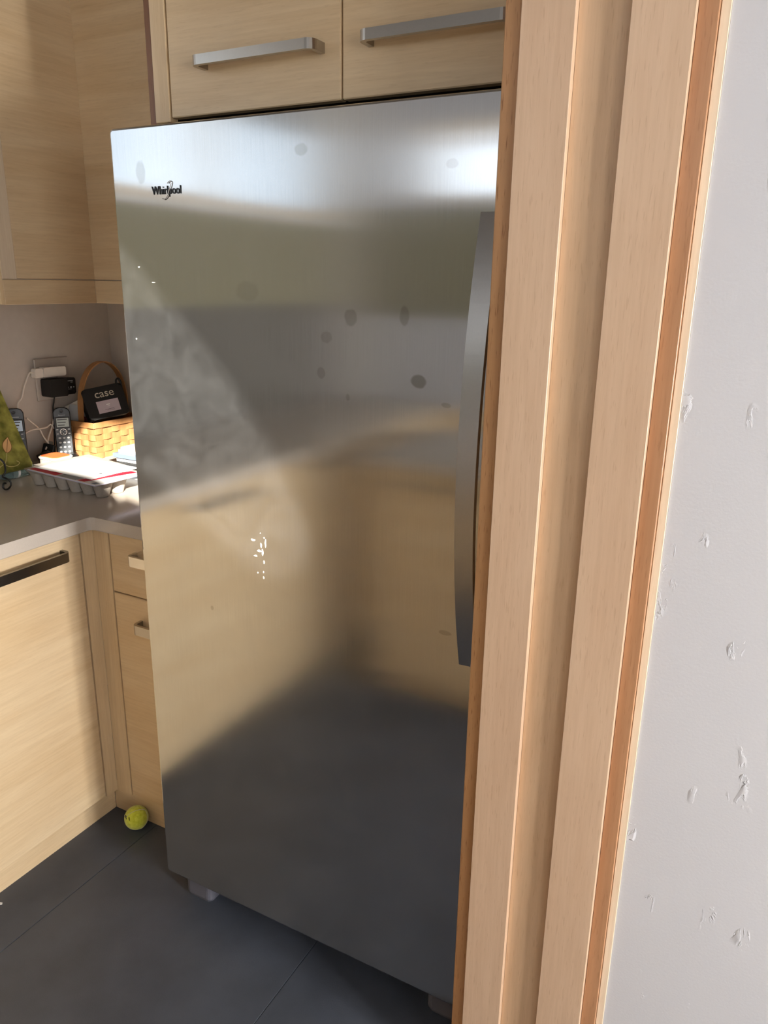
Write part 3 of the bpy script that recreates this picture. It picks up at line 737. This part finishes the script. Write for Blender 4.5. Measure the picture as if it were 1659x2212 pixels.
# ------------------------------------------------------------------ green plaque on a wire easel
YB, XB0, XB1, ZB0, ZB1 = .325, -.760, -.872, .952, 1.172
gp = thing('decorative_plaque', (-.78, .22, CT), 'moss-green decorative plaque painted with leaves, leaning on a black wire easel', 'plaque')
upb = Vector((XB1-XB0, 0, ZB1-ZB0)).normalized()
F = frame((XB0, YB, ZB0), (0, 1, 0), upb)                 # local x = along +y, y = up the board, z = out of its face
HB = Vector((XB1-XB0, 0, ZB1-ZB0)).length
prism('board', rrect(-.205, 0, -.004, HB+.02, .012, 5), 'z', -.010, 0, 'moss_board', gp, bev=.0015, xf=F)
def leaf(cx, cy_, L, ang, name='painted_leaf'):
    ca, sa = math.cos(ang), math.sin(ang); pts = []
    for i in range(13):
        t = i/12; pts.append((t*L, .26*L*math.sin(PI*t**.8)))
    for i in range(11, 0, -1):
        t = i/12; pts.append((t*L, -.26*L*math.sin(PI*t**.8)))
    w2 = [(cx+p[0]*ca-p[1]*sa, cy_+p[0]*sa+p[1]*ca) for p in pts]
    l = prism(name, w2, 'z', .0001, .0009, 'orange_leaf', gp, xf=F)
    tube('leaf_outline', [(*p, .0010) for p in w2], .0008, 'leaf_outline', l, sides=5, smooth_n=0, closed=True, xf=F)
    tube('leaf_vein', [(cx+ca*L*t, cy_+sa*L*t, .0012) for t in (0, .3, .6, .85)], .0007, 'leaf_outline', l, sides=5, smooth_n=0, xf=F)
leaf(-.066, .052, .052, math.radians(62)); leaf(-.108, .118, .036, math.radians(30)); leaf(-.100, .130, .034, math.radians(100)); leaf(-.096, .110, .032, math.radians(-20))
leaf(-.175, .050, .05, math.radians(110)); leaf(-.16, .13, .04, math.radians(80))
tube('painted_stem', [(-.066, .052, .0008), (-.075, .035, .0008), (-.088, .022, .0008), (-.098, .050, .0008), (-.100, .08, .0008), (-.106, .11, .0008)], .0012, 'cream_line', gp, sides=5, xf=F)
tube('painted_stem', [(-.088, .022, .0008), (-.075, .012, .0008), (-.055, .010, .0008), (-.040, .016, .0008), (-.046, .024, .0008)], .0012, 'cream_line', gp, sides=5, xf=F)
tube('painted_stem', [(-.175, .05, .0008), (-.15, .02, .0008), (-.12, .012, .0008), (-.088, .022, .0008)], .0012, 'cream_line', gp, sides=5, xf=F)
es = thing('wire_easel', (-.74, .20, CT), 'black scrolled wire easel holding up the green plaque', 'easel')
for yy, nm in ((.187, 0), (.060, 1)):
    o = yy-.187
    tube('front_scroll', [(-.745, .182+o, .947), (-.722, .181+o, 1.000), (-.712, .186+o, 1.004), (-.706, .194+o, .990), (-.708, .195+o, .966), (-.712, .188+o, .953), (-.712, .196+o, .947), (-.708, .2055+o, .938), (-.706, .205+o, .925),
                          (-.706, .196+o, .9175), (-.706, .186+o, .918), (-.706, .181+o, .926), (-.707, .185+o, .935), (-.707, .192+o, .934)], .0026, 'wire_black', es)
    tube('back_strut', [(-.745, .182+o, .947), (-.775, .182+o, .944), (-.800, .182+o, 1.00), (-.826, .182+o, 1.05), (-.86, .182+o, .97), (-.885, .182+o, CT+.003)], .0026, 'wire_black', es)
tube('cross_bar', [(-.735, .055, .9465), (-.735, .12, .9465), (-.735, .182, .9465)], .0026, 'wire_black', es, smooth_n=0)
# glass bottle lying below the plaque
F = frame((-.825, .255, CT+.0185), (0, 0, 1), (1, 0, 0)) 
gb = thing('glass_bottle', (-.81, .29, CT), 'pale blue-green glass bottle lying under the green plaque', 'bottle')
BX = Matrix.Translation((-.805, .352, CT+.0188)) @ Matrix.Rotation(math.radians(90), 4, 'X')
lathe('bottle_body', [(.012, 0), (.0178, .003), (.0185, .010), (.0185, .085), (.016, .100), (.008, .118), (.007, .135)], 'bottle_glass', gb, 20, xf=BX)
lathe('bottle_cap', [(.0082, .1355), (.0085, .137), (.0085, .150), (.007, .152)], 'white_plastic', gb, 16, xf=BX)
lathe('bottle_band', [(.0186, .052), (.0192, .053), (.0192, .059), (.0186, .060)], 'paper_white', gb, 20, xf=BX)

# ------------------------------------------------------------------ egg carton with post on it
ec = thing('egg_carton', (-.56, .315, CT), 'grey pulp egg carton bottom with cups, papers piled on it', 'egg carton')
X0, X1, Y0, Y1 = -.712, -.402, .258, .364
def cup(bm, cx, cy_):
    n = 16; prof = [(.0150, 0), (.0172, .002), (.0176, .005), (.0215, .020), (.0248, .034), (.0262, .040)]
    rings = []
    for r, z in prof:
        sq = .35*z/.04
        ring = []
        for k in range(n):
            a = 2*PI*k/n; m_ = 1/max(abs(math.cos(a)), abs(math.sin(a))); rr = r*((1-sq)+sq*min(m_, 1.28))
            ring.append(bm.verts.new((cx+rr*math.cos(a), cy_+rr*math.sin(a), CT+z)))
        rings.append(ring)
    for a, b in zip(rings, rings[1:]):
        for k in range(n): bm.faces.new((a[k], a[(k+1) % n], b[(k+1) % n], b[k]))
    bm.faces.new(rings[0][::-1])
for i in range(6):
    for j in range(2):
        bm = bmesh.new(); cup(bm, -.4325-i*.0502, .2855+j*.0512)
        frombm('egg_cup', bm, 'pulp_grey', ec, smooth=True)
bm = bmesh.new()
a = [bm.verts.new((x, y, CT+.037)) for x, y in rrect(X0+.004, X1-.004, Y0+.003, Y1-.003, .012)]
b = [bm.verts.new((x, y, CT+.0450)) for x, y in rrect(X0-.002, X1+.002, Y0-.003, Y1+.003, .014)]
c_ = [bm.verts.new((x, y, CT+.0475)) for x, y in rrect(X0-.005, X1+.005, Y0-.006, Y1+.006, .016)]
n = len(a)
for p, q in ((a, b), (b, c_)):
    for k in range(n): bm.faces.new((p[k], p[(k+1) % n], q[(k+1) % n], q[k]))
bm.faces.new(a[::-1]); bm.faces.new(c_)
frombm('carton_rim', bm, 'pulp_grey', ec)
def sheet(name, corners, z, th, mat, parent=None, sag=0.0, **kw):
    bm = bmesh.new(); N = 8; A, B, C_, D = [Vector((*c, 0)) for c in corners]; top = []; bot = []
    for i in range(N+1):
        for j in range(N+1):
            u, v = i/N, j/N; p = (A*(1-u)+B*u)*(1-v)+(D*(1-u)+C_*u)*v
            h = z-sag*((2*u-1)**4*.5+(2*v-1)**4*.5)
            top.append(bm.verts.new((p.x, p.y, h+th))); bot.append(bm.verts.new((p.x, p.y, h)))
    ix = lambda i, j: i*(N+1)+j
    for i in range(N):
        for j in range(N):
            bm.faces.new((top[ix(i, j)], top[ix(i+1, j)], top[ix(i+1, j+1)], top[ix(i, j+1)]))
            bm.faces.new((bot[ix(i, j)], bot[ix(i, j+1)], bot[ix(i+1, j+1)], bot[ix(i+1, j)]))
    for k in range(N):
        for (p, q) in (((k, 0), (k+1, 0)), ((k+1, N), (k, N)), ((0, k+1), (0, k)), ((N, k), (N, k+1))):
            bm.faces.new((top[ix(*p)], bot[ix(*p)], bot[ix(*q)], top[ix(*q)]))
    return frombm(name, bm, mat, parent, False, **kw)
ZP = CT+.0478
m1 = thing('magazine', (-.54, .31, ZP), 'red and white glossy magazine on the egg carton under the letter', 'magazine')
MC = [(-.688, .250), (-.384, .221), (-.372, .385), (-.676, .414)]
sheet('pages', MC, ZP+.0006, .0022, 'paper_lilac', m1)
sheet('cover', MC, ZP+.0029, .0006, 'paper_white', m1)
cv = m1.children[-1]
sheet('red_print', [(-.684, .2535), (-.560, .2415), (-.556, .300), (-.680, .312)], ZP+.0036, .0003, 'paper_red', cv)
sheet('red_print', [(-.470, .236), (-.440, .2335), (-.398, .382), (-.425, .385)], ZP+.0036, .0003, 'paper_red', cv)
sheet('grey_print', [(-.556, .2415), (-.474, .2345), (-.470, .26), (-.552, .27)], ZP+.0036, .0003, 'print_grey', cv)
sheet('grey_print', [(-.411, .231), (-.396, .2295), (-.392, .243), (-.407, .2445)], ZP+.0036, .0003, 'paper_blue', cv)
sheet('folder', [(-.715, .292), (-.600, .282), (-.450, .420), (-.690, .470)], ZP+.0040, .0008, 'pulp_grey', label='grey paper folder peeping out behind the white letter', cat='folder')
lt = thing('letter', (-.56, .345, ZP+.006), 'white printed letter sheet lying on top of the paper pile', 'letter')
LC = [(-.678, .268), (-.436, .255), (-.428, .420), (-.668, .433)]
sheet('letter_sheet', LC, ZP+.0052, .0006, 'paper_white', lt)
ls = lt.children[-1]
def onletter(u0, u1, v0, v1, mat):
    A, B, C_, D = [Vector(c) for c in LC]
    f = lambda u, v: tuple((A*(1-u)+B*u)*(1-v)+(D*(1-u)+C_*u)*v)
    sheet('printed_line', [f(u0, v0), f(u1, v0), f(u1, v1), f(u0, v1)], ZP+.0058, .00012, mat, ls)
for u0, u1, v, mt_ in ((.06, .55, .38, 'print_grey'), (.08, .80, .42, 'print_grey'), (.10, .36, .62, 'print_grey'), (.10, .42, .66, 'print_grey'), (.10, .30, .70, 'print_grey'), (.40, .62, .88, 'print_grey'), (.42, .58, .84, 'print_grey'),
                       (.72, .92, .47, 'print_grey'), (.72, .96, .52, 'print_grey'), (.74, .95, .68, 'print_grey'), (.84, .97, .78, 'print_grey'), (.45, .72, .74, 'print_grey'), (.45, .66, .70, 'print_grey')):
    onletter(u0, u1, v, v+.014, mt_)
onletter(.735, .84, .34, .37, 'print_grey'); onletter(.84, .885, .33, .375, 'print_dark')
pk = thing('snack_pack', (-.75, .40, CT), 'orange and clear plastic snack pack behind the egg carton', 'package')
prism('tray', rrect(-.800, -.722, .372, .440, .014), 'z', CT, CT+.046, 'pulp_grey', pk, bev=.003)
prism('lid', rrect(-.803, -.719, .369, .443, .016), 'z', CT+.0462, CT+.052, 'paper_cream', pk, bev=.002)
prism('orange_label', rrect(-.797, -.726, .375, .437, .014), 'z', CT+.0522, CT+.054, 'paper_orange', pk)

# ------------------------------------------------------------------ books and black box by the refrigerator
for k, (z0, h, mt_, lab, dx) in enumerate(((0, .012, 'black_matte', 'black folder at the bottom of the pile beside the refrigerator', .03), (.0125, .012, 'paper_white', 'white booklet on the black folder beside the refrigerator', -.004),
                                           (.025, .014, 'paper_blue', 'slate-blue booklet in the pile beside the refrigerator', .004), (.0395, .010, 'paper_white', 'white booklet third in the pile beside the refrigerator', -.010), (.050, .008, 'paper_cream', 'cream booklet topmost on the pile beside the refrigerator', -.016))):
    t = thing('booklet', (-.56, .66, CT+z0), lab, 'booklet', 'booklets beside the refrigerator')
    q = box('cover', -.690-dx, -.46, .57+dx*-.8, .76, CT+z0, CT+z0+h, mt_, t, bev=.001)
    if mt_ != 'paper_white':
        box('pages', -.686-dx, -.4595, .573-dx*.8, .7605, CT+z0+h*.2, CT+z0+h*.8, 'paper_white', t)
kb = thing('black_case', (-.37, .43, CT), 'flat black plastic case on the countertop next to the refrigerator', 'case')
prism('case_body', rrect(-.405, -.26, .385, .56, .012), 'z', CT, CT+.022, 'black_plastic', kb, bev=.003)
prism('case_lid', rrect(-.404, -.261, .386, .559, .012), 'z', CT+.0225, CT+.038, 'black_matte', kb, bev=.004)

# ------------------------------------------------------------------ woven basket
bk = thing('basket', (-.868, .70, CT), 'woven wood splint basket with an arched handle in the counter corner', 'basket')
BX0, BX1, BY0, BY1, BZ0, BZ1 = -.938, -.797, .592, .815, CT, 1.034
boxes('liner', [(BX0+.004, BX1-.004, BY0+.004, BY1-.004, BZ0, BZ0+.004), (BX0+.004, BX0+.0065, BY0+.004, BY1-.004, BZ0+.004, BZ1-.002), (BX1-.0065, BX1-.004, BY0+.004, BY1-.004, BZ0+.004, BZ1-.002),
                (BX0+.0065, BX1-.0065, BY0+.004, BY0+.0065, BZ0+.004, BZ1-.002), (BX0+.0065, BX1-.0065, BY1-.0065, BY1-.004, BZ0+.004, BZ1-.002)], 'basket_wood', bk)
def splint(w_, h_, bulge, base):
    """a slightly bowed strip, local x = width, z = height, bowing towards -y"""
    me = bpy.data.meshes.new('splint'); bm = bmesh.new(); N = 6; f_, b_ = [], []
    for i in range(N+1):
        u = i/N; y = -(base+bulge*math.sin(PI*u))
        f_.append([bm.verts.new(((u-.5)*w_, y, z)) for z in (-h_/2, h_/2)])
        b_.append([bm.verts.new(((u-.5)*w_, y+.0016, z)) for z in (-h_/2, h_/2)])
    for i in range(N):
        bm.faces.new((f_[i][0], f_[i+1][0], f_[i+1][1], f_[i][1])); bm.faces.new((b_[i][0], b_[i][1], b_[i+1][1], b_[i+1][0]))
        bm.faces.new((f_[i][1], f_[i+1][1], b_[i+1][1], b_[i][1])); bm.faces.new((f_[i][0], b_[i][0], b_[i+1][0], f_[i+1][0]))
    bm.faces.new((f_[0][0], f_[0][1], b_[0][1], b_[0][0])); bm.faces.new((f_[N][0], b_[N][0], b_[N][1], f_[N][1]))
    bmesh.ops.recalc_face_normals(bm, faces=bm.faces); bm.to_mesh(me); bm.free(); me.materials.append(MATS['basket_wood']); return me
rows = 5; rh = (BZ1-.020-BZ0)/rows
def weave(n, x0, length, origin, rotz):
    cw = length/n
    over = splint(cw*1.0, rh*.93, .0040, .0006); under = splint(cw*.82, rh*.98, .0012, -.0020)
    for r in range(rows):
        for c in range(n):
            o = bpy.data.objects.new('splint', over if (r+c) % 2 == 0 else under); COL.objects.link(o)
            loc = Vector((x0+(c+.5)*cw, 0, BZ0+(r+.5)*rh)); Rz = Matrix.Rotation(rotz, 4, 'Z')
            adopt(o, bk); o.matrix_basis = Matrix.Translation(Vector(origin)+(Rz @ loc)) @ Rz
weave(4, 0, BX1-BX0, (BX0, BY0+.003, 0), 0)
weave(6, 0, BY1-BY0, (BX1-.003, BY0, 0), math.radians(90))
prism_rim = [(BX0-.003, BX1+.003, BY0-.003, BY0+.002, BZ1-.019, BZ1), (BX0-.003, BX1+.003, BY1-.002, BY1+.003, BZ1-.019, BZ1), (BX0-.003, BX0+.002, BY0+.002, BY1-.002, BZ1-.019, BZ1), (BX1-.002, BX1+.003, BY0+.002, BY1-.002, BZ1-.019, BZ1)]
for b4 in prism_rim: box('rim_band', *b4, 'basket_wood', bk, bev=.0012)
arch = []
for i in range(17):
    a = PI*i/16; arch.append((-.868+.004*math.sin(a), .7035-.098*math.cos(a), BZ1+.005+.180*math.sin(a)**.75))
tube('arched_handle', [(-.868, BY0+.008, BZ0+.05)]+arch+[(-.868, BY1-.008, BZ0+.05)], None, 'basket_wood', bk, smooth_n=3, flat=(.012, .0018, (1, 0, 0)))
# pouch in the basket
pc = thing('black_pouch', (-.80, .66, 1.02), 'black zip pouch lettered case, propped on the woven basket', 'pouch')
FP = frame((-.806, .664, 1.097), (.46, .88, .15), (-.34, .06, 1.0))
prism('pouch_body', rrect(-.070, .062, -.053, .052, .012, 5), 'z', -.075, 0, 'black_matte', pc, bev=.006, seg=3, xf=FP)
text('case_lettering', 'case', .036, .0005, 'letter_silver', pc, xf=FP @ Matrix.Translation((-.002, .027, .0008)), width=.062)
cd_ = prism('name_card', [(-.036, -.036), (.036, -.036), (.036, .004), (-.036, .004)], 'z', .0003, .0012, 'card_lilac', pc, xf=FP)
for (a0, a1, b0, b1) in ((-.006, .006, -.012, -.009), (-.004, .004, -.017, -.0155), (-.014, .016, -.0265, -.0255), (-.008, .016, -.030, -.0293)):
    box('printed_line', a0, a1, b0, b1, .0012, .0015, 'print_dark' if b0 < -.02 else 'paper_white', cd_, xf=FP)
tube('zip_tape', [(-.058, .044, -.012), (-.03, .0495, -.014), (.03, .0495, -.014), (.056, .044, -.012)], .0018, 'dark_grey_plastic', pc, xf=FP)
tube('strap_loop', [(.046, .046, -.006), (.050, .062, -.004), (.060, .066, -.008), (.064, .050, -.010), (.0605, .030, -.012)], .0035, 'black_plastic', pc, xf=FP)
for k, (org, rt, up, w_, h_, mt_, lab) in enumerate((((-.895, .628, 1.06), (.75, .5, .45), (-.5, .1, 1), .085, .075, 'paper_cream', 'cream paper sheet tilted in the left side of the basket'),
                                                   ((-.885, .622, 1.05), (.85, .45, -.2), (-.3, .2, 1), .09, .055, 'print_grey', 'grey folded leaflet in the basket behind the keypad phone'),
                                                   ((-.872, .622, 1.036), (.9, .3, -.1), (-.2, .3, 1), .06, .018, 'packet_maroon', 'dark red packet low in the basket beside the pouch'))):
    prism('leaflet', rrect(-w_/2, w_/2, -h_/2, h_/2, .002, 2), 'z', -.001, .001, mt_, xf=frame(org, rt, up), label=lab, cat='leaflet')

# ------------------------------------------------------------------ tennis ball and scrap on the floor
tb = thing('tennis_ball', (-.258, .1455, 0), 'yellow tennis ball with black lettering on the floor by the toe kick', 'ball')
bm = bmesh.new(); bmesh.ops.create_uvsphere(bm, u_segments=32, v_segments=20, radius=.033)
TBX = Matrix.Translation((-.258, .1455, .0332))
frombm('felt_ball', bm, 'felt_yellow', tb, smooth=True, xf=TBX)
seam = []
for i in range(40):
    t = 2*PI*i/40; a = .44; x = math.cos(t)+a*math.cos(3*t)*-.35; y = math.sin(t)+a*math.sin(3*t)*.35; z = .95*math.sin(2*t)*.75
    v = Vector((x, y, z)).normalized()*.0330; v.rotate(Euler((.4, 1.2, 2.2))); seam.append(tuple(v))
tube('ball_seam', seam, .0009, 'felt_seam', tb, sides=6, smooth_n=0, closed=True, xf=TBX)
def on_ball(az, el, ch, size):
    d_ = Vector((math.cos(el)*math.cos(az), math.cos(el)*math.sin(az), math.sin(el)))
    rt = Vector((0, 0, 1)).cross(d_)
    return text('ball_lettering', ch, size, .0004, 'logo_dark', tb, xf=TBX @ frame(d_*.0331, rt, (0, 0, 1)))
vaz = math.atan2(-1.285, 1.46)
on_ball(vaz-math.radians(66), .42, 'S', .024); on_ball(vaz-math.radians(40), .42, 'I', .024)
prism('paper_scrap', [(-.352, -.222), (-.343, -.219), (-.339, -.223), (-.345, -.229), (-.353, -.228)], 'z', .0003, .0016, 'paper_white', label='tiny white paper scrap on the dark floor at the left edge', cat='scrap')
